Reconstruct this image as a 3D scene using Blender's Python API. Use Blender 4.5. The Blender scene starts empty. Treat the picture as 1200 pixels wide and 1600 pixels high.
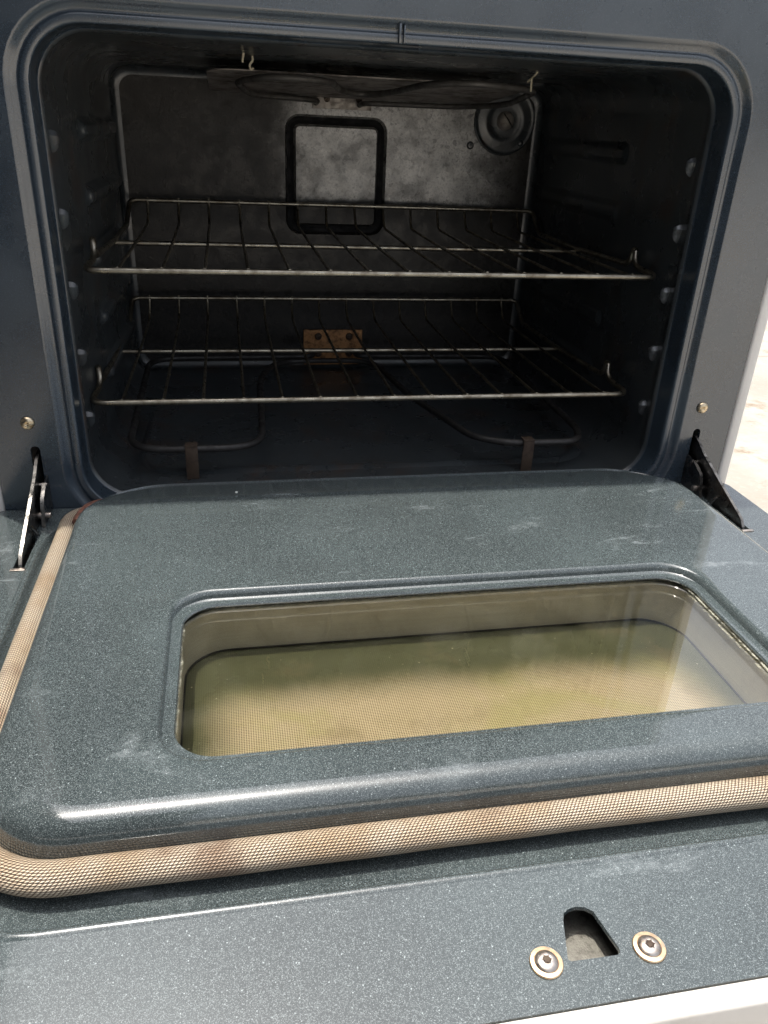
import bpy, bmesh, math, random
from mathutils import Vector, Matrix
from mathutils.geometry import tessellate_polygon
random.seed(4)
R = math.radians
S = bpy.context.scene
COL = S.collection

# ------------------------------------------------------------------ camera
cam_d = bpy.data.cameras.new('camera')
cam = bpy.data.objects.new('camera', cam_d)
COL.objects.link(cam)
S.camera = cam
pitch, yaw, roll, fpx = .4635, .2067, .0489, 1218.7
F = Vector((math.sin(yaw)*math.cos(pitch), math.cos(yaw)*math.cos(pitch), -math.sin(pitch)))
RT = Vector((math.cos(yaw), -math.sin(yaw), 0))
UP = RT.cross(F)
R2 = RT*math.cos(roll) + UP*math.sin(roll)
U2 = -RT*math.sin(roll) + UP*math.cos(roll)
M = Matrix((R2, U2, -F)).transposed().to_4x4()
M.translation = Vector((-.1572, -.722, .308))
cam.matrix_world = M
cam_d.sensor_fit = 'VERTICAL'
cam_d.sensor_height = 32.0
cam_d.lens = fpx/1600*32.0
cam_d.clip_start = .01
cam_d.clip_end = 500
S.render.resolution_x = 768
S.render.resolution_y = 1024

# ------------------------------------------------------------------ light
SUN_EL, SUN_AZ = 79, 312      # elevation, and azimuth of the sun clockwise from +y
w = bpy.data.worlds.new('World'); S.world = w; w.use_nodes = True
nt = w.node_tree
bg = nt.nodes['Background']
sky = nt.nodes.new('ShaderNodeTexSky')
sky.sky_type = 'NISHITA'; sky.sun_disc = False
sky.sun_elevation = R(SUN_EL); sky.sun_rotation = R(SUN_AZ)
sky.dust_density = 6.0; sky.air_density = 1.0
hs = nt.nodes.new('ShaderNodeHueSaturation'); hs.inputs['Saturation'].default_value = .4
nt.links.new(sky.outputs[0], hs.inputs['Color']); nt.links.new(hs.outputs[0], bg.inputs[0])   # milky, hazy sky
bg.inputs[1].default_value = .15
sd = bpy.data.lights.new('sun', 'SUN'); so = bpy.data.objects.new('sun', sd); COL.objects.link(so)
sd.energy = 2.7; sd.angle = R(1.2); sd.color = (1, .93, .82)
ld = Vector((math.sin(R(SUN_AZ))*math.cos(R(SUN_EL)), math.cos(R(SUN_AZ))*math.cos(R(SUN_EL)), math.sin(R(SUN_EL))))
so.rotation_euler = ld.to_track_quat('Z', 'Y').to_euler()
S.view_settings.view_transform = 'Standard'
S.view_settings.look = 'None'
S.view_settings.gamma = 1
S.view_settings.use_curve_mapping = False
S.view_settings.exposure = .98

# ------------------------------------------------------------------ materials
class NT:
    def __init__(s, name):
        s.m = bpy.data.materials.new(name); s.m.use_nodes = True
        s.t = s.m.node_tree; s.b = s.t.nodes['Principled BSDF']
        s.co = s.t.nodes.new('ShaderNodeTexCoord')
    def n(s, typ, **k):
        o = s.t.nodes.new('ShaderNode'+typ)
        for a, v in k.items(): setattr(o, a, v)
        return o
    def link(s, a, b): s.t.links.new(a, b)
    def src(s, x, sock):
        if isinstance(x, (int, float, tuple)): sock.default_value = x
        else: s.link(x, sock)
    def noise(s, scale, detail=4, rough=.6, vec=None, dist=0):
        o = s.n('TexNoise'); o.inputs['Scale'].default_value = scale
        o.inputs['Detail'].default_value = detail; o.inputs['Roughness'].default_value = rough
        o.inputs['Distortion'].default_value = dist
        s.link(vec or s.co.outputs['Object'], o.inputs['Vector']); return o.outputs['Fac']
    def ramp(s, fac, lo, hi, a=0., b=1., smooth=True):
        o = s.n('MapRange'); o.interpolation_type = 'SMOOTHSTEP' if smooth else 'LINEAR'
        s.src(fac, o.inputs['Value'])
        for i, v in zip(('From Min', 'From Max', 'To Min', 'To Max'), (lo, hi, a, b)): o.inputs[i].default_value = v
        return o.outputs['Result']
    def math(s, op, a, b=0., c=None, clamp=False):
        o = s.n('Math', operation=op, use_clamp=clamp); s.src(a, o.inputs[0]); s.src(b, o.inputs[1])
        if c is not None: s.src(c, o.inputs[2])
        return o.outputs[0]
    def mix(s, fac, a, b):
        o = s.n('Mix', data_type='RGBA'); s.src(fac, o.inputs[0])
        for x, i in ((a, 6), (b, 7)):
            if isinstance(x, tuple): o.inputs[i].default_value = (*x[:3], 1)
            else: s.link(x, o.inputs[i])
        return o.outputs[2]
    def xyz(s, which='Object'):
        o = s.n('SeparateXYZ'); s.link(s.co.outputs[which], o.inputs[0])
        return o.outputs[0], o.outputs[1], s.math('SUBTRACT', o.outputs[2], .36)   # height above the oven's own origin level
    def set(s, **k):
        for a, v in k.items():
            a = a.replace('_', ' ')
            if isinstance(v, tuple) and len(v) == 3: v = (*v, 1)
            s.src(v, s.b.inputs[a])
    def bump(s, h, dist=.0002, strength=1.):
        o = s.n('Bump'); o.inputs['Strength'].default_value = strength; o.inputs['Distance'].default_value = dist
        s.link(h, o.inputs['Height']); s.link(o.outputs[0], s.b.inputs['Normal']); return o
    def flecks(s, scale, share, size):
        v = s.n('TexVoronoi'); v.inputs['Scale'].default_value = scale
        s.link(s.co.outputs['Object'], v.inputs['Vector'])
        sp = s.n('SeparateColor'); s.link(v.outputs['Color'], sp.inputs[0])
        a = s.math('LESS_THAN', sp.outputs[0], share)
        b = s.ramp(v.outputs['Distance'], size*.55, size, 1., 0.)
        return s.math('MULTIPLY', s.math('MULTIPLY', a, b), sp.outputs[1])

def enamel(name, base, fleck=(.42, .48, .5), share=.3, rough=.16, haze=0., stain=None, stain_amt=0., fs=1., coat=0., spec=.6, crough=.2, bd=.000035):
    m = NT(name)
    f1 = m.flecks(1950*fs, share, .55)
    f2 = m.flecks(800*fs, share*.16, .36)
    f3 = m.flecks(2300*fs, share*1.6, .6)
    tone = m.noise(7, 3)
    dark = tuple(c*.78 for c in base); lite = tuple(c*1.22 for c in base)
    c = m.mix(m.ramp(tone, .3, .7), dark, lite)
    if stain:
        st = m.ramp(m.noise(17, 6, .7, dist=.6), .5, .72)
        c = m.mix(m.math('MULTIPLY', st, stain_amt), c, stain)
    c = m.mix(m.math('MULTIPLY', f3, .25), c, fleck)
    c = m.mix(m.math('MULTIPLY', f1, .40), c, fleck)
    c = m.mix(m.math('MULTIPLY', f2, .5), c, tuple(min(1, x*1.3) for x in fleck))
    if haze:      # dried wipe marks and dust on the enamel
        mp = m.n('Mapping'); mp.inputs['Rotation'].default_value = (0, 0, R(-38)); mp.inputs['Scale'].default_value = (1, 2.8, 1)
        m.link(m.co.outputs['Object'], mp.inputs[0])
        sm = m.noise(9, 8, .72, dist=.5, vec=mp.outputs[0])
        sm2 = m.noise(60, 5, .7)
        k = m.math('MULTIPLY', m.ramp(sm, .56, .74), m.ramp(sm2, .35, .75))
        c = m.mix(m.math('MULTIPLY', k, haze), c, (.42, .47, .5))
        m.set(Roughness=m.math('ADD', m.math('MULTIPLY', k, .3), m.ramp(m.noise(4, 3), .3, .7, rough*.8, rough*1.35)))
    else:
        m.set(Roughness=m.ramp(m.noise(14, 4), .3, .7, rough*.75, rough*1.5))
    m.set(Base_Color=c, Specular_IOR_Level=spec)
    if coat: m.set(Coat_Weight=coat, Coat_Roughness=crough, Coat_IOR=1.8)
    h = m.math('ADD', m.math('MULTIPLY', m.noise(420, 2), .5), m.math('MULTIPLY', f1, .35))
    m.bump(h, bd, .8)
    return m.m

def metal(name, base, rough=.35, dark=(.05, .04, .03), amt=.5, scale=60, metallic=1., bump=.0001):
    m = NT(name)
    n = m.ramp(m.noise(scale, 6, .7), .42, .68)
    m.set(Base_Color=m.mix(m.math('MULTIPLY', n, amt), base, dark), Metallic=metallic,
          Roughness=m.ramp(m.noise(scale*2, 4), .3, .7, rough*.7, rough*1.4))
    m.bump(m.noise(scale*6, 3), bump, .7)
    return m.m

MAT = {}
MAT['door'] = enamel('flecked_teal_enamel', (.034, .045, .048), haze=.5, share=.46, rough=.10, coat=.42, crough=.05)
MAT['frame'] = enamel('blue_grey_frame_enamel', (.024, .037, .052), fleck=(.15, .20, .26), share=.25, rough=.24, fs=1.15, spec=.8, coat=.6)
MAT['cavity'] = enamel('baked_black_enamel', (.034, .040, .044), fleck=(.14, .16, .17), share=.3, rough=.26, spec=.9, bd=.00012,
                       stain=(.05, .03, .02), stain_amt=.8, fs=1.1)

def back_wall_mat():
    m = NT('sooty_back_enamel')
    x, y, z = m.xyz()
    base = m.mix(m.ramp(m.noise(9, 5), .35, .65), (.010, .010, .010), (.022, .020, .018))
    # bright reflection painted in as a pale upper-right patch with a sharp lower edge
    painted_refl = m.math('MULTIPLY', m.ramp(m.math('ADD', x, m.math('MULTIPLY', m.noise(14, 6, .75), .12)), -.04, .05), m.ramp(x, .28, .20))
    painted_refl = m.math('MULTIPLY', painted_refl, m.ramp(m.math('ADD', z, m.math('MULTIPLY', m.noise(18, 4), .012)), .207, .214))
    painted_refl = m.math('MULTIPLY', painted_refl, m.ramp(m.noise(24, 7, .7), .34, .62, .3, 1.))
    c = m.mix(m.math('MULTIPLY', painted_refl, .75), base, (.72, .70, .66))
    spots = m.ramp(m.noise(115, 4, .6), .58, .64)
    fine = m.ramp(m.noise(330, 4, .7), .46, .62)
    blot = m.ramp(m.noise(55, 7, .75, dist=.5), .5, .66)
    c = m.mix(m.math('MULTIPLY', fine, .55), c, (.035, .030, .026))
    c = m.mix(m.math('MULTIPLY', blot, .30), c, (.05, .042, .034))
    c = m.mix(m.math('MULTIPLY', spots, .8), c, (.02, .017, .014))
    m.set(Base_Color=c, Roughness=m.ramp(m.noise(40, 5), .3, .7, .2, .42), Specular_IOR_Level=m.ramp(painted_refl, 0., .6, .3, 1.), Coat_Weight=m.math('MULTIPLY', painted_refl, .7), Coat_Roughness=.25, Coat_IOR=1.8)
    m.bump(m.math('ADD', m.noise(260, 4), m.math('MULTIPLY', spots, .4)), .00025, .8)
    return m.m
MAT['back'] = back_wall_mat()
MAT['steel'] = metal('rack_wire', (.42, .385, .31), .36, (.09, .06, .035), .75, 45)
MAT['wire'] = metal('thin_rack_wire', (.34, .30, .23), .38, (.06, .045, .03), .8, 60)
MAT['tube'] = metal('element_sheath', (.045, .043, .042), .5, (.02, .017, .015), .7, 40, metallic=.4)
MAT['tubelite'] = metal('broil_sheath', (.10, .095, .09), .5, (.04, .035, .03), .7, 40, metallic=.3)
MAT['plate'] = metal('reflector_plate', (.42, .38, .34), .5, (.13, .10, .08), .8, 50, metallic=.3)
MAT['rust'] = metal('rusty_bracket', (.46, .23, .09), .6, (.10, .045, .02), .9, 90, metallic=.25, bump=.0004)
MAT['tab'] = metal('element_foot', (.085, .06, .042), .6, (.04, .025, .02), .8, 60, metallic=.3)
MAT['brass'] = metal('brass_screw', (.72, .60, .42), .25, (.2, .12, .06), .5, 300)
MAT['screw'] = metal('steel_screw', (.50, .46, .43), .38, (.25, .16, .09), .55, 350)
MAT['washer'] = metal('copper_washer', (.82, .62, .42), .38, (.55, .33, .17), .6, 250)
MAT['hinge'] = metal('worn_hinge_steel', (.20, .20, .20), .33, (.03, .03, .03), .85, 70)
MAT['hingelite'] = metal('scraped_hinge_edge', (.24, .23, .215), .34, (.03, .029, .027), .95, 130)
MAT['stop'] = metal('worn_stop', (.16, .17, .18), .2, (.03, .034, .038), .9, 260, metallic=.5, bump=.0003)
MAT['hole'] = metal('dark_inside', (.008, .008, .009), .8, (.004, .004, .004), .5, 30, metallic=0)
MAT['galv'] = metal('dusty_galvanised_sheet', (.17, .165, .145), .5, (.06, .055, .048), .7, 220, metallic=.4, bump=.0004)
MAT['cream'] = metal('porcelain_wire', (.62, .56, .42), .5, (.3, .24, .15), .5, 200, metallic=0)
MAT['redrust'] = metal('scorched_corner', (.20, .085, .06), .5, (.06, .035, .03), .9, 180, metallic=0)

MAT['shield'] = metal('sooty_broil_shield', (.30, .27, .25), .55, (.07, .055, .045), .95, 28, metallic=.2)

def white_paint():
    m = NT('white_enamel')
    n = m.ramp(m.noise(18, 6, .7), .55, .75)
    m.set(Base_Color=m.mix(m.math('MULTIPLY', n, .35), (.74, .72, .69), (.5, .46, .40)), Roughness=.28)
    m.bump(m.noise(300, 2), .0001, .5)
    return m.m
MAT['white'] = white_paint()

def well_mat():
    m = NT('brushed_window_well')
    z = m.xyz()[2]
    mp = m.n('Mapping'); mp.inputs['Scale'].default_value = (6, 6, 900)
    m.link(m.co.outputs['Object'], mp.inputs[0])
    n = m.noise(1.0, 3, .6, vec=mp.outputs[0])
    g = m.ramp(m.noise(40, 6, .7), .45, .75)
    c = m.mix(n, (.44, .42, .37), (.58, .56, .50))
    c = m.mix(m.math('MULTIPLY', g, .22), c, (.2, .17, .12))
    grime = m.math('MULTIPLY', m.ramp(z, -.024, -.0205), m.ramp(m.noise(130, 5, .7), .42, .6))
    c = m.mix(grime, c, (.05, .035, .025))
    m.set(Base_Color=c, Metallic=.35, Roughness=.42)
    m.bump(n, .0001, .6)
    return m.m
MAT['well'] = well_mat()

def frit_mat():
    """outer pane: yellow low-e coating with painted light and shade, over a printed dot screen"""
    m = NT('dotted_outer_glass')
    x, y, z = m.xyz()
    P = 1/.00225
    def grid(ax, ay):
        a = m.math('SINE', m.math('MULTIPLY', ax, 6.28318*P)); b = m.math('SINE', m.math('MULTIPLY', ay, 6.28318*P))
        return m.math('MULTIPLY', a, b)
    u = m.math('MULTIPLY', m.math('ADD', x, y), .7071); v = m.math('MULTIPLY', m.math('SUBTRACT', x, y), .7071)
    d = m.ramp(grid(u, v), -.25, .55)
    tone = m.noise(14, 4, .6)
    patch = m.ramp(m.noise(9, 5, .65, dist=.8), .42, .66)
    # painted light and shade: bright open centre, dark olive at far and side edges
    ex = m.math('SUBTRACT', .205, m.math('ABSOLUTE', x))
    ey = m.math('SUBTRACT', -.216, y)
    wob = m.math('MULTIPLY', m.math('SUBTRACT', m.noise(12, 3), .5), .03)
    lit_mask = m.math('MULTIPLY', m.ramp(m.math('ADD', ex, wob), .008, .05), m.ramp(m.math('ADD', ey, wob), .040, .085))
    base = m.mix(lit_mask, (.085, .092, .055), m.mix(patch, (.58, .50, .37), (.50, .46, .28)))
    dots = m.mix(lit_mask, (.060, .066, .040), m.mix(patch, (.17, .13, .095), (.19, .165, .085)))
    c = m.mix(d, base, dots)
    brown = m.ramp(m.noise(26, 5, .65), .54, .72)
    c = m.mix(m.math('MULTIPLY', brown, .3), c, (.17, .13, .08))
    dust = m.flecks(230, .06, .2)
    c = m.mix(dust, c, (.7, .66, .55))
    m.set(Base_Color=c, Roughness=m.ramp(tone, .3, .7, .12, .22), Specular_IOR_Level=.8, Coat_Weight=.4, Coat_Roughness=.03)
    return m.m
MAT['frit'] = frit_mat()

def clear_glass():
    m = NT('clear_inner_glass')
    t = m.t; out = t.nodes['Material Output']
    tr = m.n('BsdfTransparent'); tr.inputs[0].default_value = (.95, .94, .89, 1)
    gl = m.n('BsdfGlossy'); gl.inputs['Roughness'].default_value = .015
    df = m.n('BsdfDiffuse'); df.inputs[0].default_value = (.5, .5, .42, 1)
    geo = m.n('NewGeometry')
    dp = m.n('VectorMath', operation='DOT_PRODUCT'); m.link(geo.outputs['Normal'], dp.inputs[0]); m.link(geo.outputs['Incoming'], dp.inputs[1])
    fz = m.math('ADD', m.math('MULTIPLY', m.math('POWER', m.math('SUBTRACT', 1., m.math('ABSOLUTE', dp.outputs['Value'])), 5.), .93), .14)
    mx = m.n('MixShader'); m.link(fz, mx.inputs[0])
    m.link(tr.outputs[0], mx.inputs[1]); m.link(gl.outputs[0], mx.inputs[2])
    x, y, z = m.xyz()
    smear = m.math('MULTIPLY', m.ramp(m.noise(16, 7, .7, dist=1.), .42, .75), .02)
    dots = m.math('MULTIPLY', m.flecks(420, .03, .2), .5)
    # crust of baked grease right along the gasket line of the pane
    ex = m.math('SUBTRACT', .2005, m.math('ABSOLUTE', x)); ey = m.math('MINIMUM', m.math('SUBTRACT', -.2185, y), m.math('ADD', y, .3800))
    edge = m.ramp(m.math('ADD', m.math('MINIMUM', ex, ey), m.math('MULTIPLY', m.noise(90, 5, .7), .006)), .003, .0055, 1., 0.)
    f = m.math('ADD', m.math('ADD', smear, dots), m.math('MULTIPLY', edge, m.ramp(m.noise(220, 4), .4, .6, .1, .75)), clamp=True)
    m2 = m.n('MixShader'); m.link(f, m2.inputs[0]); m.link(mx.outputs[0], m2.inputs[1]); m.link(df.outputs[0], m2.inputs[2])
    m.link(m2.outputs[0], out.inputs[0])
    return m.m
MAT['glass'] = clear_glass()

def braid_mat():
    m = NT('braided_fibreglass')
    o = m.n('SeparateXYZ'); m.link(m.co.outputs['UV'], o.inputs[0])
    u, v = o.outputs[0], o.outputs[1]            # u: metres along, v: 0..1 round the rope
    NV = 36.
    row = m.math('MULTIPLY', v, NV)
    fr = m.math('FRACT', row)
    rid = m.math('FLOOR', row)
    us = m.math('ADD', m.math('MULTIPLY', u, 1/.0022), m.math('ADD', m.math('MULTIPLY', rid, .5), m.math('MULTIPLY', fr, .65)))
    fu = m.math('FRACT', us)
    a = m.math('SINE', m.math('MULTIPLY', fr, math.pi)); b = m.math('SINE', m.math('MULTIPLY', fu, math.pi))
    h = m.math('POWER', m.math('MULTIPLY', a, b), .5)
    n = m.noise(16, 5, .65); n2 = m.noise(600, 3)
    c = m.mix(m.ramp(n, .36, .66), (.64, .56, .44), (.47, .35, .22))
    c = m.mix(m.ramp(m.noise(9, 4), .56, .72), c, (.20, .12, .075))
    c = m.mix(m.ramp(n2, .3, .7, 0, .35), c, (.58, .50, .40))
    c = m.mix(m.ramp(h, .25, .9, .95, 0.), c, (.13, .08, .055))
    m.set(Base_Color=c, Roughness=.55, Specular_IOR_Level=.35)
    m.bump(h, .0012, 1.)
    return m.m
MAT['braid'] = braid_mat()

def ground_mat():
    m = NT('sunlit_concrete')
    x, y, z = m.xyz()
    c = m.mix(m.ramp(m.noise(2.5, 6, .65), .38, .66), (.35, .335, .305), (.27, .25, .22))
    c = m.mix(m.ramp(m.noise(9, 7, .7), .52, .72), c, (.20, .155, .11))
    c = m.mix(m.ramp(m.noise(60, 6, .7), .5, .75, 0, .6), c, (.40, .36, .31))
    jy = m.math('ABSOLUTE', m.math('SUBTRACT', m.math('FRACT', m.math('DIVIDE', m.math('ADD', y, m.math('ADD', 50.55, m.math('MULTIPLY', m.noise(3, 3), .02))), 1.2)), .5))
    j = m.ramp(jy, .0, .004, 1., 0.)
    c = m.mix(m.math('MULTIPLY', j, .6), c, (.13, .10, .08))
    m.set(Base_Color=c, Roughness=.85)
    m.bump(m.math('SUBTRACT', m.noise(45, 6, .7), m.math('MULTIPLY', j, .8)), .006, .7)
    return m.m
MAT['ground'] = ground_mat()
def added_wall_mat():
    m = NT('added_dark_wall')
    m.set(Base_Color=m.mix(m.ramp(m.noise(3, 5), .3, .7), (.035, .037, .042), (.055, .057, .062)), Roughness=.9)
    m.bump(m.noise(40, 5), .01, .7); return m.m
MAT['wall'] = added_wall_mat()

# ------------------------------------------------------------------ mesh helpers
def obj(name, bm, mat, parent=None, smooth=40, loc=None, keep=False):
    if not keep: bmesh.ops.recalc_face_normals(bm, faces=bm.faces[:])
    fl = bm.faces.layers.int.get('flat')
    bm.faces.ensure_lookup_table(); flat = [not (fl and f[fl]) for f in bm.faces]
    me = bpy.data.meshes.new(name); bm.to_mesh(me); bm.free()
    me.set_sharp_from_angle(angle=R(smooth))
    me.polygons.foreach_set('use_smooth', flat)
    me.materials.append(MAT[mat])
    o = bpy.data.objects.new(name, me); COL.objects.link(o)
    if parent: o.parent = parent
    if loc: o.location = loc
    return o
def empty(name, loc=(0, 0, 0)):
    o = bpy.data.objects.new(name, None); COL.objects.link(o); o.location = loc; o.empty_display_size = .05; return o
def tag(o, label, cat=None, group=None, kind=None):
    o['label'] = label
    if cat: o['category'] = cat
    if group: o['group'] = group
    if kind: o['kind'] = kind
def rr(x0, x1, y0, y1, r, k=10, rt=None):
    r = max(r, .0008); P = []; rb = r; q = r if rt is None else rt
    for cx, cy, a0, r in ((x1-q, y1-q, 0, q), (x0+q, y1-q, 90, q), (x0+rb, y0+rb, 180, rb), (x1-rb, y0+rb, 270, rb)):
        for i in range(k+1):
            a = R(a0+90*i/k); P.append((cx+r*math.cos(a), cy+r*math.sin(a)))
    return P
def loft(bm, loops, close=True):
    """loops: lists of 3-D points with equal counts"""
    prev = None; out = []
    for L in loops:
        vs = [bm.verts.new(p) for p in L]
        if prev:
            n = len(vs)
            for i in range(n if close else n-1):
                bm.faces.new((prev[i], prev[(i+1) % n], vs[(i+1) % n], vs[i]))
        prev = vs; out.append(vs)
    return out
def plate(bm, outlines, f):
    """flat sheet with holes; outlines in 2-D, f maps to 3-D"""
    pts = [p for L in outlines for p in L]
    fl = bm.faces.layers.int.get('flat') or bm.faces.layers.int.new('flat')
    vs = [bm.verts.new(f(p)) for p in pts]
    for t in tessellate_polygon([[Vector((p[0], p[1], 0)) for p in L] for L in outlines]):
        try: bm.faces.new([vs[i] for i in t])[fl] = 1
        except ValueError: pass
    return vs
def box(bm, x0, x1, y0, y1, z0, z1, bev=0., seg=2):
    r = bmesh.ops.create_cube(bm, size=1)
    vs = r['verts']
    for v in vs:
        v.co = Vector((x0 if v.co.x < 0 else x1, y0 if v.co.y < 0 else y1, z0 if v.co.z < 0 else z1))
    if bev:
        es = list({e for v in vs for e in v.link_edges})
        bmesh.ops.bevel(bm, geom=es, offset=bev, segments=seg, affect='EDGES', profile=.5)
def smooth_path(P, r, k=5):
    """round the corners of a polyline"""
    P = [Vector(p) for p in P]; out = [P[0]]
    for i in range(1, len(P)-1):
        a, b, c = P[i-1], P[i], P[i+1]
        rad = min(r, (a-b).length*.45, (c-b).length*.45)
        p, q = b+(a-b).normalized()*rad, b+(c-b).normalized()*rad
        for j in range(k+1):
            t = j/k; out.append(p*(1-t)**2+b*2*t*(1-t)+q*t*t)
    out.append(P[-1]); return out
def tube(bm, P, r, n=10, closed=False, caps=True, uv=False, squash=None):
    P = [Vector(p) for p in P]; N = len(P)
    T = []
    for i in range(N):
        a = P[(i-1) % N] if (closed or i > 0) else P[i]; b = P[(i+1) % N] if (closed or i < N-1) else P[i]
        T.append((b-a).normalized())
    up = Vector((0, 0, 1)) if abs(T[0].z) < .9 else Vector((0, 1, 0))
    rings = []; L = 0; Ls = []
    nrm = (up-T[0]*up.dot(T[0])).normalized()
    for i in range(N):
        nrm = (nrm-T[i]*nrm.dot(T[i])).normalized(); bi = T[i].cross(nrm)
        if i: L += (P[i]-P[i-1]).length
        Ls.append(L)
        rad = r[i] if isinstance(r, list) else r
        sq = squash(i/(N-1)) if squash else 1.
        rings.append([bm.verts.new(P[i]+(nrm*math.cos(2*math.pi*j/n)*sq+bi*math.sin(2*math.pi*j/n))*rad) for j in range(n)])
    lay = bm.loops.layers.uv.verify() if uv else None
    for i in range(N if closed else N-1):
        A, B = rings[i], rings[(i+1) % N]
        for j in range(n):
            f = bm.faces.new((A[j], A[(j+1) % n], B[(j+1) % n], B[j]))
            if uv:
                for l, (u, v) in zip(f.loops, ((Ls[i], j/n), (Ls[i], (j+1)/n), (Ls[i+1], (j+1)/n), (Ls[i+1], j/n))): l[lay].uv = (u, v)
    if caps and not closed:
        bm.faces.new(rings[0]); bm.faces.new(rings[-1][::-1])
def lathe(bm, prof, c, ax, n=28):
    """prof: (radius, height) from rim to centre; ax: unit direction of height"""
    ax = Vector(ax).normalized(); a = ax.orthogonal().normalized(); b = ax.cross(a); c = Vector(c)
    prev = None
    for r, h in prof:
        if r < 1e-6: vs = [bm.verts.new(c+ax*h)]
        else: vs = [bm.verts.new(c+ax*h+(a*math.cos(2*math.pi*i/n)+b*math.sin(2*math.pi*i/n))*r) for i in range(n)]
        if prev:
            for i in range(n):
                if len(vs) == 1: bm.faces.new((prev[i], prev[(i+1) % n], vs[0]))
                else: bm.faces.new((prev[i], prev[(i+1) % n], vs[(i+1) % n], vs[i]))
        prev = vs
def prism(bm, pts, axis, a, b):
    """extrude a 2-D outline along x / y / z from a to b"""
    def f(p, t): return {'x': (t, p[0], p[1]), 'y': (p[0], t, p[1]), 'z': (p[0], p[1], t)}[axis]
    A = [bm.verts.new(f(p, a)) for p in pts]; B = [bm.verts.new(f(p, b)) for p in pts]
    bm.faces.new(A); bm.faces.new(B[::-1])
    for i in range(len(pts)): bm.faces.new((A[i], A[(i+1) % len(pts)], B[(i+1) % len(pts)], B[i]))

# ------------------------------------------------------------------ setting
GZ = -.36
bm = bmesh.new()
bmesh.ops.create_grid(bm, x_segments=4, y_segments=4, size=150)
g = obj('ground', bm, 'ground', loc=(0, 0, GZ)); tag(g, 'sunlit cream concrete paving with brown mottling beside the oven', kind='structure')
bm = bmesh.new(); prism(bm, [(-.42, -2.0), (-1.02, -2.0), (-1.02, 3.2), (-1.22, 3.2), (-1.22, -2.2), (-.42, -2.2)], 'z', GZ, 2.3)  # unseen wall, added to darken the left-hand reflections
g = obj('wall', bm, 'wall'); tag(g, 'added unseen dark grey corner wall left of the oven and behind the camera, darkening reflections', kind='structure')

# ------------------------------------------------------------------ oven
oven = empty('oven', (0, 0, GZ))
tag(oven, 'white freestanding kitchen oven with dark flecked enamel inside and its door lowered open', 'oven')
OFF = Vector((0, 0, -GZ))
_obj = obj
def part(name, bm, mat, parent=oven, smooth=40, label=None):
    if parent is oven:
        bmesh.ops.translate(bm, verts=bm.verts, vec=OFF)
    elif False:
        pass
    o = _obj(name, bm, mat, parent, smooth)
    if label: o['label'] = label
    return o
_door = [None]
def door_part(): return _door[0]
# NB: children of a part live in that part's space, which equals the oven's (all parts sit at the oven's origin)
def sub(name, bm, mat, parent, smooth=40, label=None):
    bmesh.ops.translate(bm, verts=bm.verts, vec=OFF)
    o = _obj(name, bm, mat, parent, smooth)
    if label: o['label'] = label
    return o
# keep textures in the coordinates of the place: the materials read Object coordinates relative to z
A_ = .3166; ZT = .380; ZB = -.062; RO = .060

def slot_outline(xc, w, z0, z1, k=6):
    P = [(xc-w/2, z0), (xc+w/2, z0)]
    for i in range(k+1):
        a = R(180*i/k); P.append((xc+w/2*math.cos(a), z1-w/2+w/2*math.sin(a)))
    return P
# front frame: flat sheet with two hinge slots + the pressed ring round the opening
bm = bmesh.new()
ringL = lambda i, y: [(p[0], y, p[1]) for p in rr(-A_+i, A_-i, ZB+i, ZT-i, RO-i)]
outer = [(-.376, -.075), (.376, -.075), (.376, .4255), (-.376, .4255)]
hl = slot_outline(-.3405, .0085, -.058, .024); hr = slot_outline(.3385, .0085, -.058, .024)
plate(bm, [outer, [(p[0], p[2]) for p in ringL(-.004, 0)], hl, hr], lambda p: (p[0], 0, p[1]))
loft(bm, [ringL(-.004, 0), ringL(-.0034, 0), ringL(-.0024, -.0001), ringL(-.001, .0006), ringL(.001, .0028), ringL(.003, .0052), ringL(.0050, .0062), ringL(.0054, .0063),
          ringL(.0064, .0063), ringL(.0068, .0062), ringL(.0077, .0051), ringL(.0086, .0044), ringL(.0092, .0043), ringL(.0130, .0044), ringL(.0136, .0046),
          ringL(.0146, .0054), ringL(.0151, .0072), ringL(.0153, .0095), ringL(.0156, .0290), ringL(.0158, .0302), ringL(.0166, .0310)])
for h in (hl, hr):
    loft(bm, [[(p[0], 0, p[1]) for p in h], [(p[0], .004, p[1]) for p in h]])
bmesh.ops.remove_doubles(bm, verts=bm.verts, dist=.00005)
frame = part('front_frame', bm, 'frame', smooth=38)
# little seam bead on the top ring
bm = bmesh.new(); box(bm, -.0125, -.0105, .0005, .0085, .3655, .3795, .0004); box(bm, -.0085, -.0070, .001, .0085, .3655, .3785, .0004)
sub('seam', bm, 'frame', frame)

# cavity liner (sides, floor, ceiling), with the back fillet
D = .472
bm = bmesh.new()
cv = lambda i, y: [(p[0], y, p[1]) for p in rr(-A_+i, A_-i, ZB+i, ZT-i, RO-.0166)]
cvr = lambda i, y, r: [(p[0], y, p[1]) for p in rr(-A_+i, A_-i, ZB+i, ZT-i, r)]
loops = [cvr(.0166, .031, .043), cvr(.0180, .0325, .043), cvr(.0188, .0345, .042), cvr(.0180, .0365, .042), cvr(.0166, .038, .041), cvr(.0166, .050, .040), cvr(.0216, .4620, .024)]
for k in range(1, 7):
    a = R(90*k/6); q = .010
    loops.append(cvr(.0216+q*(1-math.cos(a)), D-q+q*math.sin(a), .024-.006*k/6))
loft(bm, loops)
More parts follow.
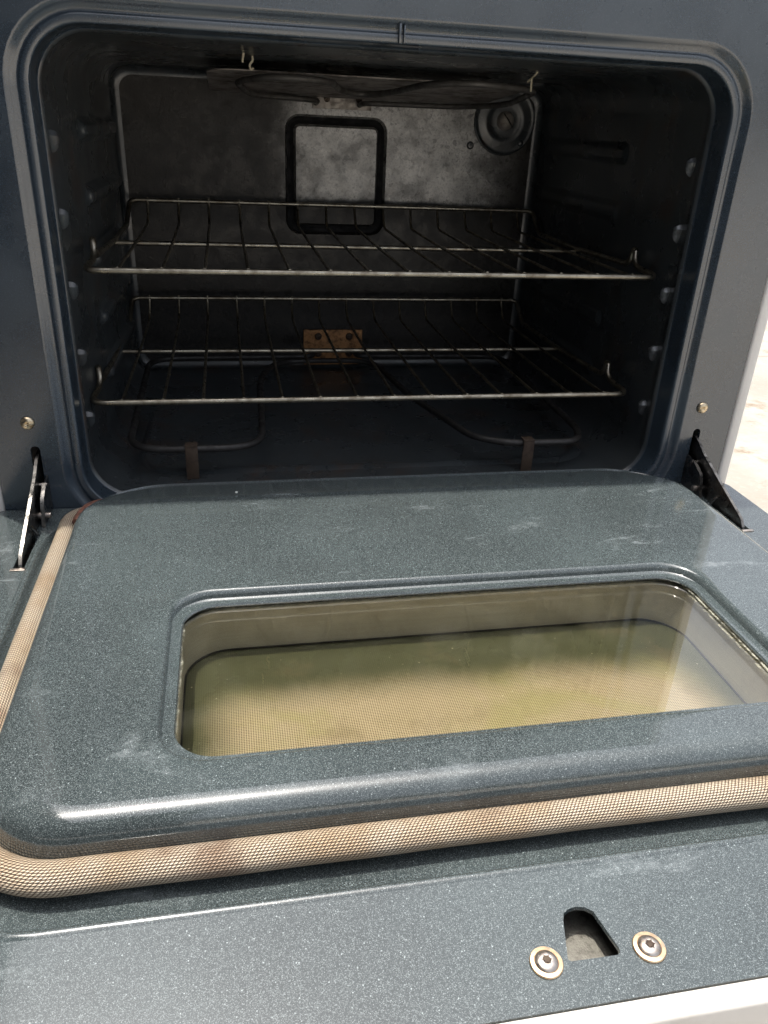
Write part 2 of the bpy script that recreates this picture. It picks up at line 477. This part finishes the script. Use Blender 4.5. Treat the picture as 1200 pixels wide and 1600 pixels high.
# shallow pressed pan in the floor front: one step
cav = part('cavity_liner', bm, 'cavity', smooth=50)
bm = bmesh.new()
step = [(p[0], p[1]) for p in rr(-.262, .262, .085, .425, .05)]
loft(bm, [[(p[0], p[1], -.0452) for p in rr(-.268, .268, .079, .431, .055)], [(p[0], p[1], -.0425) for p in step],
          [(p[0], p[1], -.0425) for p in rr(-.255, .255, .092, .418, .044)], [(p[0], p[1], -.0445) for p in rr(-.250, .250, .097, .413, .04)]])
plate(bm, [rr(-.250, .250, .097, .413, .04)], lambda p: (p[0], p[1], -.0445))
sub('floor_pan', bm, 'cavity', cav)

# back wall with the pressed square groove
bm = bmesh.new()
bw = [(p[0], p[2]) for p in loops[-1]]
go = rr(-.0715, .0715, .157, .3125, .020); gi = rr(-.0565, .0565, .172, .2975, .012)
plate(bm, [bw, go], lambda p: (p[0], D, p[1]))
gl = lambda a, y: [(p[0], y, p[1]) for p in rr(-.0715+a, .0715-a, .157+a, .3125-a, max(.006, .020-a))]
loft(bm, [gl(0, D), gl(-.0, D+.0005), gl(.0015, D+.003), gl(.003, D+.009), gl(.0075, D+.011), gl(.0118, D+.009), gl(.0135, D+.003), gl(.0150, D)])
plate(bm, [[(p[0], p[2]) for p in gl(.0150, D)]], lambda p: (p[0], D, p[1]))
bmesh.ops.remove_doubles(bm, verts=bm.verts, dist=.00005)
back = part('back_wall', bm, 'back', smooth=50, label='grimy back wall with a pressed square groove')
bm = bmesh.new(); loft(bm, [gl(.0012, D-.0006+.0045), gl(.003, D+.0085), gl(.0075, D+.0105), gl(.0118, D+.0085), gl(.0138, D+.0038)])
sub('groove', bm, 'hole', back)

# rack guides: five pressed ledges each side, each with a front dimple
for s in (-1, 1):
    for k in range(5):
        z = .036+.0625*k
        bm = bmesh.new()
        xw = s*.3001
        zz = z+.002
        rings = []
        for (ins, dep) in ((-.003, 0), (.0005, .0008), (.0028, .0028), (.0050, .0043), (.0068, .0047)):
            dep = dep*(1.7 if s < 0 else .8)
            rings.append([(xw-s*(dep+.005*(p[0]-.05)/.41), p[0], p[1]) for p in rr(.190+ins, .430-ins, zz-.011+ins, zz+.009-ins, .009-ins, 5)])
        loft(bm, rings); bm.faces.new([bm.verts.new(p) for p in rings[-1]])
        bmesh.ops.remove_doubles(bm, verts=bm.verts, dist=.00005)
        part('rack_guide', bm, 'cavity', smooth=45)
        # teardrop stop at the front of the ledge, worn bright
        bm = bmesh.new()
        rings = []
        for t in range(7):
            a = R(90*t/6); L = []
            for i in range(7):
                q = 2*math.pi*(i+.25)/7; zz2 = math.sin(q); rad = .0058*(1-.55*max(0, -zz2))
                L.append((xw-s*.0075*math.sin(a), .052+rad*math.cos(q)*math.cos(a), z-.002+(.0065 if zz2 > 0 else .012)*zz2*math.cos(a)))
            rings.append(L)
        loft(bm, rings[:-1]); bm.faces.new([bm.verts.new(p) for p in rings[-2]])
        bmesh.ops.remove_doubles(bm, verts=bm.verts, dist=.00005)
        part('rack_stop', bm, 'stop' if s > 0 else 'cavity', smooth=25)

# bake element on the floor
EZ = -.012
bm = bmesh.new()
path = smooth_path([(-.035, .462, EZ), (-.035, .430, EZ), (-.272, .425, EZ), (-.268, .072, EZ), (-.128, .072, EZ), (-.120, .33, EZ), (-.09, .405, EZ),
                    (.05, .405, EZ), (.070, .24, EZ), (.112, .085, EZ), (.150, .062, EZ), (.232, .062, EZ), (.248, .10, EZ), (.256, .425, EZ), (.030, .430, EZ), (.030, .462, EZ)], .045, 8)
tube(bm, path, .0040, 12)
el = part('bake_element', bm, 'tube')
for x, y in ((-.203, .072), (.170, .062)):
    bm = bmesh.new(); box(bm, x-.0065, x+.0065, y-.0062, y-.0048, -.0445, EZ+.004, .0004); box(bm, x-.0065, x+.0065, y-.0062, y+.006, EZ+.0042, EZ+.0056, .0004)
    sub('support_foot', bm, 'tab', el)
bm = bmesh.new(); box(bm, -.047, .044, D-.0045, D-.0020, -.0315, .0185, .0006)
box(bm, -.047, .044, D-.010, D-.0030, -.034, -.0315, .0005)
br = part('element_bracket', bm, 'rust', label='rust coloured bracket holding the lower heating element')
for x, z in ((-.0245, .0085), (.0235, .0085), (-.0245, -.018), (.0235, -.018)):
    bm = bmesh.new(); lathe(bm, [(.0055, 0), (.0055, .0012), (.0042, .003), (.002, .0036), (0, .0022)], (x, D-.0045, z), (0, -1, 0), 16)
    sub('screw', bm, 'tab', br)

# broil element under the ceiling, below a tilted reflector plate
PZ = lambda y: .3530-(y-.19)*.072
BZ = .338
bm = bmesh.new()
path = [(-.03, .466), (-.03, .43), (-.120, .40), (-.140, .27), (-.105, .21), (-.04, .22), (-.02, .30), (.01, .34),
        (.04, .30), (.060, .20), (.10, .17), (.185, .20), (.205, .36), (.16, .42), (.03, .435), (.03, .466)]
path = smooth_path([(x, y, PZ(y)-.0065) for x, y in path], .03, 6)
tube(bm, path, .0034, 10)
be = part('broil_element', bm, 'tubelite')
for pts in (((-.132, .17, .3655), (-.1325, .17, .362), (-.134, .171, PZ(.19)+.001)),
            ((-.1245, .20, .3655), (-.122, .201, .358), (-.1265, .202, .354), (-.1245, .203, .349), (-.122, .203, PZ(.2)-.001)),
            ((.172, .17, .3655), (.1705, .171, .360), (.1695, .192, PZ(.2)+.001)),
            ((.1735, .1925, .356), (.1745, .1935, PZ(.19)-.009))):
    bm = bmesh.new(); tube(bm, smooth_path(pts, .004, 3), .0011, 8); sub('hanger', bm, 'cream', be)
bm = bmesh.new()
prism(bm, rr(-.170, .195, .235, .458, .03, 6), 'z', 0, .0012)
for v in bm.verts: v.co.z += PZ(v.co.y)
part('broil_reflector', bm, 'shield')
bm = bmesh.new(); box(bm, -.034, .047, D-.0035, D-.0018, .3205, .345, .0005)
bb = part('broil_bracket', bm, 'plate')
for x, z in ((-.0145, .3325), (.0295, .3335)):
    bm = bmesh.new(); lathe(bm, [(.0042, 0), (.0042, .0008), (.003, .0024), (.0012, .0026), (0, .0014)], (x, D-.0035, z), (0, -1, 0), 14)
    sub('screw', bm, 'tab', bb)
# oven lamp in the upper right of the back wall
LC = (.241, D-.0006, .3165)
bm = bmesh.new()
lathe(bm, [(.0455, 0), (.0450, .0016), (.0435, .0022), (.0415, .0012), (.0385, .0009), (.0300, .0030), (.0255, .0032), (.0230, .0018), (.0180, .0012), (.0120, .0018)], LC, (0, -1, 0), 40)
lp = part('lamp_cover', bm, 'cavity')
bm = bmesh.new(); lathe(bm, [(.0125, .0012), (.0122, .0045), (.0105, .0085), (.0070, .0108), (.0030, .0118), (0, .0120)], LC, (0, -1, 0), 24)
bu = sub('bulb', bm, 'plate', lp)
bm = bmesh.new(); tube(bm, [(LC[0]-.007, LC[1]-.0135, LC[2]+.010), (LC[0]+.001, LC[1]-.0145, LC[2]+.001), (LC[0]+.009, LC[1]-.0130, LC[2]-.009)], .0009, 6); sub('clip', bm, 'hole', lp)
bm = bmesh.new(); lathe(bm, [(.0052, 0), (.0052, .0012), (.0036, .0028), (0, .0030)], (.193, D-.0006, .283), (0, -1, 0), 14); sub('screw', bm, 'cavity', lp)
bm = bmesh.new(); lathe(bm, [(.0045, 0), (.0045, .0012), (.0030, .0026), (0, .0028)], (.268, D-.0006, .2885), (0, -1, 0), 14); sub('screw', bm, 'cavity', lp)

# body: side panels, fascia and cooktop above, drawer below
for s in (-1, 1):
    bm = bmesh.new(); box(bm, min(s*.3765, s*.3895), max(s*.3765, s*.3895), -.0022, .640, GZ+.03, .4280, .0035, 3)
    part('side_panel', bm, 'white')
bm = bmesh.new(); box(bm, -.3760, .3760, .004, .010, .4260, .4280, .0005); part('top_gap', bm, 'hole')
bm = bmesh.new(); box(bm, -.393, .393, -.004, .645, .4285, .455, .006, 3); part('cooktop', bm, 'white')
bm = bmesh.new(); box(bm, -.3760, .3760, -.020, .0, -.310, -.085, .006, 3); part('drawer_front', bm, 'white')
bm = bmesh.new(); box(bm, -.3760, .3760,   .600, .638, GZ+.03, .4280, .002); part('rear_panel', bm, 'white')
bm = bmesh.new(); box(bm, -.3755, .3755, .040, .598, -.320, -.300, .002); part('base_panel', bm, 'hole')
for s in (-1, 1):
    for y in (.04, .58):
        bm = bmesh.new(); lathe(bm, [(.018, 0), (.018, .028), (.010, .03), (.010, .045), (0, .045)], (s*.34, y, GZ), (0, 0, 1), 16)
        part('foot', bm, 'hole')
# pan-head screws on the frame
for x, z in ((-.3432, .0471), (.3378, .0481)):
    bm = bmesh.new(); lathe(bm, [(.0062, 0), (.0062, .0008), (.0056, .0020), (.0040, .0030), (.0020, .0033), (0, .0020)], (x, -.0002, z), (0, -1, 0), 24)
    box(bm, x-.0028, x+.0028, -.0038, -.0030, z-.0004, z+.0004); 
    sub('screw', bm, 'brass', frame)

# ------------------------------------------------------------------ door (a part of the oven; its pieces are sub-parts)
ZP, ZF = -.010, -.0405
bm = bmesh.new()
DX, DY0, DY1 = .3865, -.5325, -.0015
fout = rr(-DX, DX, DY0, DY1, .012, 6)
gx, gy0, gy1 = .3300, -.4580, -.012        # outer lip of the gasket channel
chan = lambda i, z: [(p[0], p[1], z) for p in rr(-gx+i, gx-i, gy0+i, gy1-i*.3, .070-i)]
fin = [(-.0095, -.4925), (-.0080, -.4885), (-.0050, -.4862), (-.0010, -.4849), (.0035, -.4851), (.0070, -.4866), (.0098, -.4895), (.0125, -.4945), (.0180, -.5070), (.0190, -.5095), (.0178, -.5112), (-.0120, -.5118), (-.0132, -.5110)]
fin = [(-.0100+.0, -.4900), (-.0078, -.4868), (-.0040, -.4852), (.0010, -.4848), (.0055, -.4856), (.0085, -.4880), (.0128, -.5090), (.0120, -.5108), (.0105, -.5120), (-.0138, -.5118), (-.0146, -.5105)]
fin = [(-.0085, -.4915), (-.0068, -.4877), (-.0035, -.4857), (.0008, -.4850), (.0052, -.4860), (.0085, -.4888), (.0128, -.5095), (.0122, -.5112), (.0105, -.5122), (-.0128, -.5118), (-.0140, -.5106)]
hs = [slot_outline(s*.3405, .009, 0, .058) for s in (-1, 1)]
hs = [[(p[0], -.113+p[1]) for p in h] for h in hs]
top = [(p[0], p[1]) for p in chan(-.0045, 0)]
plate(bm, [fout, top, fin] + hs, lambda p: (p[0], p[1], ZF))
for h, dz in [(fin, .0022)] + [(h, .006) for h in hs]:
    n = len(h); cx = sum(p[0] for p in h)/n; cy = sum(p[1] for p in h)/n
    loft(bm, [[(p[0], p[1], ZF) for p in h], [(cx+(p[0]-cx)*.985, cy+(p[1]-cy)*.985, ZF-.0008) for p in h], [(cx+(p[0]-cx)*.975, cy+(p[1]-cy)*.975, ZF-dz) for p in h]])
# rolled outer edge
loft(bm, [[(p[0], p[1], ZF) for p in fout], [(p[0], p[1], ZF-.02) for p in rr(-DX-.0004, DX+.0004, DY0-.0004, DY1, .012, 6)]])
# channel and plug
PX, PY0, PY1 = .3010, -.4275, -.006
pl = lambda i, z, j=None: [(p[0], p[1], z) for p in rr(-PX+i, PX-i, PY0+i, PY1-(i*.35 if j is None else j), .052-i*.4, rt=.078-i*.4)]
L = [chan(-.0045, ZF), chan(-.0034, ZF+.0007), chan(-.0022, ZF+.0012), chan(-.0010, ZF+.0010), chan(.0004, ZF-.0002), chan(.0022, ZF-.0034), chan(.0040, ZF-.0062), chan(.0065, ZF-.0075), chan(.012, ZF-.0078),
     pl(-.004, ZF-.0078), pl(-.0015, ZF-.0070), pl(-.0002, ZF-.0050), pl(.0005, ZF+.0), pl(.0012, ZP-.0150), pl(.0020, ZP-.0100), pl(.0034, ZP-.0060), pl(.0056, ZP-.0030), pl(.0086, ZP-.0010), pl(.0120, ZP-.0001), pl(.0150, ZP)]
loft(bm, L)
# plug top: far strip bends down along a crease; split the top in two flat areas
PT = [(p[0], p[1]) for p in pl(.0150, ZP)]
wx0, wx1, wy0, wy1, wr = -.2085, .2095, -.3885, -.2150, .030
win = lambda i, z: [(p[0], p[1], z) for p in rr(wx0+i, wx1-i, wy0+i, wy1-i, wr-i*.5)]
plate(bm, [PT, [(p[0], p[1]) for p in win(-.006, 0)]], lambda p: (p[0], p[1], ZP))
loft(bm, [win(-.006, ZP), win(-.0022, ZP-.00005), win(-.0010, ZP-.0003), win(.0001, ZP-.0010), win(.0009, ZP-.0022), win(.0014, ZP-.0040), win(.0019, ZP-.0060), win(.0030, ZP-.0068), win(.0085, ZP-.0070), win(.0092, ZP-.0085), win(.0085, ZP-.0100)])
bmesh.ops.remove_doubles(bm, verts=bm.verts, dist=.00004)
for v in bm.verts:                       # far strip falls away beyond the crease
    if v.co.z > ZP-.004 and v.co.y > -.0555: v.co.z -= (v.co.y+.0555)*.15
door = part('door', bm, 'door', smooth=34)
_door[0] = door

bm = bmesh.new()
o1 = rr(-.3905, .3905, -.5480, -.006, .014, 8)
def ok(i, z): return [(p[0], p[1], z) for p in rr(-.3905+i, .3905-i, -.5430+i, -.012-i, .014-min(i, .008), 8)]
loft(bm, [ok(.0045, ZF-.0045), ok(.0030, ZF-.0035), ok(.0010, ZF-.004), ok(0, ZF-.007), ok(0, ZF-.030), ok(.003, ZF-.036), ok(.010, ZF-.038), ok(.02, ZF-.0385)])
# front band between liner edge and the outer skin
band = [(-.3860, -.5448), (.3860, -.5448), (.3860, -.5332), (-.3860, -.5332)]
bm2 = bmesh.new()
skin_bottom = [(p[0], p[1]) for p in ok(.02, 0)]
plate(bm, [skin_bottom, rr(-.235, .235, -.42, -.19, .03)], lambda p: (p[0], p[1], ZF-.0385))
box(bm, -.3870, .3870, -.5440, -.5330, ZF-.030, ZF+.0016, .0035, 4)
bmesh.ops.remove_doubles(bm, verts=bm.verts, dist=.00004)
sub('outer_panel', bm, 'white', door, label='white outer door skin with a rounded front rim')
bm2.free()

# gasket rope
def gasket_path():
    P = []
    gxx, yn, yf, r = .3100, -.4330, -.020, .058
    P.append((-.268, -.001)); P.append((-.285, -.012)); 
    pts = []
    # far-left tuck
    for t in range(9):
        a = R(90+90*t/8); pts.append((-gxx+.035+.035*math.cos(a), -.040+.032*math.sin(a)))
    n = 60
    for i in range(1, n): pts.append((-gxx, -.040+(yn+r+.040)*i/n))
    for t in range(15):
        a = R(180+90*t/14); pts.append((-gxx+r+r*math.cos(a), yn+r+r*math.sin(a)))
    n = 90
    for i in range(1, n): pts.append((-gxx+r+(2*gxx-2*r)*i/n, yn))
    for t in range(15):
        a = R(270+90*t/14); pts.append((gxx-r+r*math.cos(a), yn+r+r*math.sin(a)))
    n = 60
    for i in range(1, n): pts.append((gxx, yn+r+(-.040-yn-r)*i/n))
    for t in range(9):
        a = R(0+90*t/8); pts.append((gxx-.035+.035*math.cos(a), -.040+.032*math.sin(a)))
    return pts
pts = gasket_path()
P3 = []; rad = []
for i, (x, y) in enumerate(pts):
    e = min(i, len(pts)-1-i)/9; e = min(1, e)
    wob = .0003*math.sin(i*.11)+.0001*math.sin(i*.43+1)
    P3.append((x+wob, y+wob*.8, ZF+.0042-.006*(1-e))); rad.append(.0091*(.72+.28*e)+.00008*math.sin(i*.47))
bm = bmesh.new(); tube(bm, P3, rad, 36, uv=True, squash=lambda t: .93)
sub('gasket', bm, 'braid', door, label='braided tan heat seal rope round the raised door panel')
for s in (-1, 1):      # scorched corners where the rope tucks in
    bm = bmesh.new(); tube(bm, smooth_path([(s*.3005, -.062, ZP-.016), (s*.2955, -.044, ZP-.0145), (s*.287, -.031, ZP-.015), (s*.277, -.022, ZP-.0185)], .01, 4), [.004]+[.0055]*3+[.0062]*7+[.004, .002], 10)
    sub('scorched_corner', bm, 'redrust', door)

# window: clear inner pane, well, dotted outer pane
GLZ = ZP-.0108
bm = bmesh.new(); prism(bm, rr(wx0+.0015, wx1-.0015, wy0+.0015, wy1-.0015, .026), 'z', GLZ-.004, GLZ)
sub('inner_glass', bm, 'glass', door)
bm = bmesh.new()
wl = lambda i, z: [(p[0], p[1], z) for p in rr(wx0+.005+i, wx1-.005-i, wy0+.005+i, wy1-.003-i, .036-i, 14)]
loft(bm, [wl(-.001, GLZ-.0045), wl(.0005, GLZ-.0055), wl(.001, GLZ-.008), wl(.0025, -.0590), wl(.0028, -.0614)])
sub('window_well', bm, 'well', door)
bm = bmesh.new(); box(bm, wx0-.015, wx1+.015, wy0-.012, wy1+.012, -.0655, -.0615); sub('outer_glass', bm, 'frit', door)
# thin dark seal where the well meets the outer pane
bm = bmesh.new(); tube(bm, [(p[0], p[1], -.0608) for p in rr(wx0+.0082, wx1-.0082, wy0+.0082, wy1-.0062, .033, 14)], .0008, 6, closed=True, caps=False)
sub('seal', bm, 'hole', door)
# latch cover below the fin-shaped hole and the two screws
bm = bmesh.new(); box(bm, -.055, .055, -.530, -.470, ZF-.0200, ZF-.0185)
for x0 in (-.019, .0215): box(bm, x0, x0+.0012, -.528, -.472, ZF-.0190, ZF-.0030)
box(bm, -.0175, .0205, -.4755, -.4740, ZF-.0185, ZF-.0030)
sub('latch_plate', bm, 'galv', door)
for x, y in ((-.0249, -.5108), (.0272, -.5112)):
    bm = bmesh.new(); lathe(bm, [(.0078, 0), (.0080, .0006), (.0076, .0012), (.0058, .0014), (.0056, .0010)], (x, y, ZF-.0001), (0, 0, 1), 32)
    wsh = sub('washer', bm, 'washer', door)
    bm = bmesh.new(); lathe(bm, [(.0058, .0004), (.0058, .0010), (.0052, .0020), (.0038, .0028), (.0024, .0031), (.0019, .0030), (.0014, .0012), (0, .0009)], (x, y, ZF), (0, 0, 1), 28)
    sc = sub('screw', bm, 'screw', door)
    bm = bmesh.new(); prism(bm, [(x+(.0025 if q % 2 else .0014)*math.cos(q*R(30)+.4), y+(.0025 if q % 2 else .0014)*math.sin(q*R(30)+.4)) for q in range(12)], 'z', ZF+.0024, ZF+.00318)
    sub('screw_recess', bm, 'tab', door)

# hinges
for s, side in ((-1, 'left'), (1, 'right')):
    x = s*.3400
    arm = [(.020, .0190), (.004, .0150), (-.006, .0120), (-.020, .0030), (-.045, -.0080), (-.066, -.0170), (-.088, -.0260), (-.104, -.0330), (-.110, -.0400), (-.108, -.0520),
           (-.075, -.0520), (-.030, -.0460), (.004, -.0500), (.020, -.0400)]
    bm = bmesh.new(); prism(bm, arm, 'x', x-.0011, x+.0011)
    bmesh.ops.bevel(bm, geom=bm.edges[:], offset=.0003, segments=1, affect='EDGES')
    hg = part('hinge', bm, 'hinge')
    # scraped upper edge flange
    bm = bmesh.new()
    e = [(y, z) for y, z in arm[1:9]]
    A = [(x-s*.0016, y, z+.0005) for y, z in e]; B = [(x+s*.0012, y, z+.0005) for y, z in e]
    A2 = [(p[0], p[1]-.0003, p[2]-.0014) for p in A]; B2 = [(p[0], p[1]-.0003, p[2]-.0014) for p in B]
    loft(bm, [[A[i], B[i], B2[i], A2[i]] for i in range(len(e))])
    sub('arm_edge', bm, 'hingelite', hg)
    bm = bmesh.new()
    inner = [(.010, -.004), (-.014, -.0075), (-.022, -.0115), (-.031, -.0165), (-.0345, -.0225), (-.036, -.030), (-.040, -.040), (-.042, -.050), (-.010, -.050), (.010, -.045)]
    prism(bm, inner, 'x', x-s*.0062-.0009, x-s*.0062+.0009)
    bmesh.ops.bevel(bm, geom=bm.edges[:], offset=.0003, segments=1, affect='EDGES')
    sub('catch_plate', bm, 'hinge', hg)
    bm = bmesh.new()
    e = inner[1:8]
    loft(bm, [[(x-s*.0045, y-.0004, z+.0006), (x-s*.0078, y-.0004, z+.0006), (x-s*.0078, y, z-.0008), (x-s*.0045, y, z-.0008)] for y, z in e])
    sub('catch_edge', bm, 'hingelite', hg)
    bm = bmesh.new()
    tube(bm, [(x-s*.001, -.030, -.0330), (x-s*.0115, -.030, -.0330)], .0030, 12)
    sub('rivet', bm, 'screw', hg)
    bm = bmesh.new()
    tube(bm, [(x-s*.001, -.012, -.0100), (x-s*.0080, -.012, -.0100)], .0018, 10)
    sub('rivet', bm, 'screw', hg)
    bm = bmesh.new(); tube(bm, smooth_path([(x+s*.001, -.062, -.026), (x-s*.003, -.058, -.034), (x-s*.0035, -.052, -.046)], .004, 3), .0016, 8)
    sub('pin', bm, 'hinge', hg)
    # raised metal lip at the near end of the door slot
    bm = bmesh.new(); box(bm, s*.3405-.006, s*.3405+.006, -.1185, -.1145, ZF-.0004, ZF+.0010, .0004); sub('slot_lip', bm, 'screw', hg)

# ------------------------------------------------------------------ racks
def make_rack(off):
    root = empty('oven_rack')
    W = .2910; yf, ym, yb = .067, .278, .4435; z0, up = 0., .0278
    bm = bmesh.new()        # front bar turns into both side rails, with an upward stop near the front
    right = [(W-.012, yf, z0), (W-.004, yf+.002, z0), (W, yf+.010, z0+.001), (W-.002, yf+.042, z0+.003), (W-.003, yf+.050, z0+.010), (W-.002, yf+.053, z0+.020), (W-.001, yf+.060, z0+.020), (W-.001, yf+.063, z0+.008), (W-.002, yf+.070, z0+.003),
             (W-.003, ym, z0-.001), (W-.003, yb-.030, z0+.000), (W-.006, yb-.004, z0+up-.002), (W-.014, yb, z0+up)]
    left = [(-p[0], p[1], p[2]) for p in right]
    pth = smooth_path(left[::-1]+right, .006, 4)
    tube(bm, pth, .0031, 12)
    obj('front_bar', bm, 'steel', root)
    bm = bmesh.new(); tube(bm, [(-W+.014, yb, z0+up), (-.1, yb+.0006, z0+up), (.12, yb-.0005, z0+up), (W-.014, yb, z0+up)], .0029, 12); obj('rear_bar', bm, 'steel', root)
    bm = bmesh.new(); tube(bm, [(-W+.003, ym, z0-.0045), (0, ym, z0-.0048), (W-.003, ym, z0-.0045)], .0029, 12); obj('cross_bar', bm, 'steel', root)
    for i in range(14):
        x = -.2613+.0402*i+random.uniform(-.0006, .0006)
        bm = bmesh.new()
        j = random.uniform(-.0008, .0008)
        tube(bm, smooth_path([(x, yb, z0+up+.0035), (x, yb-.0015, z0+up-.004), (x+j, yb-.012, z0+.004), (x+j, yb-.022, z0+.0005), (x, ym, z0-.0001), (x, yf+.004, z0+.0008), (x, yf-.0012, z0+.0022)], .007, 3), .0017, 8)
        obj('wire', bm, 'wire', root)
    return root
r1 = make_rack(0)
tag(r1, 'upper wire oven rack in front of the square groove of the back wall', 'oven rack', 'wire racks inside the oven')
r1.location = (.003, 0, .172)
r2 = r1.copy(); COL.objects.link(r2)
for c in list(r1.children):
    d = c.copy(); COL.objects.link(d); d.parent = r2
r2.location = (-.006, 0, .0425)
tag(r2, 'lower wire oven rack in front of the rust coloured bracket', 'oven rack', 'wire racks inside the oven')
# a crumb left on the door
bm = bmesh.new(); bmesh.ops.create_icosphere(bm, subdivisions=2, radius=.0013)
for v in bm.verts: v.co *= random.uniform(.8, 1.15); v.co.z *= .7
cr = obj('crumb', bm, 'white', loc=(-.158, -.0465, -.0092))
tag(cr, 'tiny white crumb lying on the raised door panel near the oven opening', 'crumb')
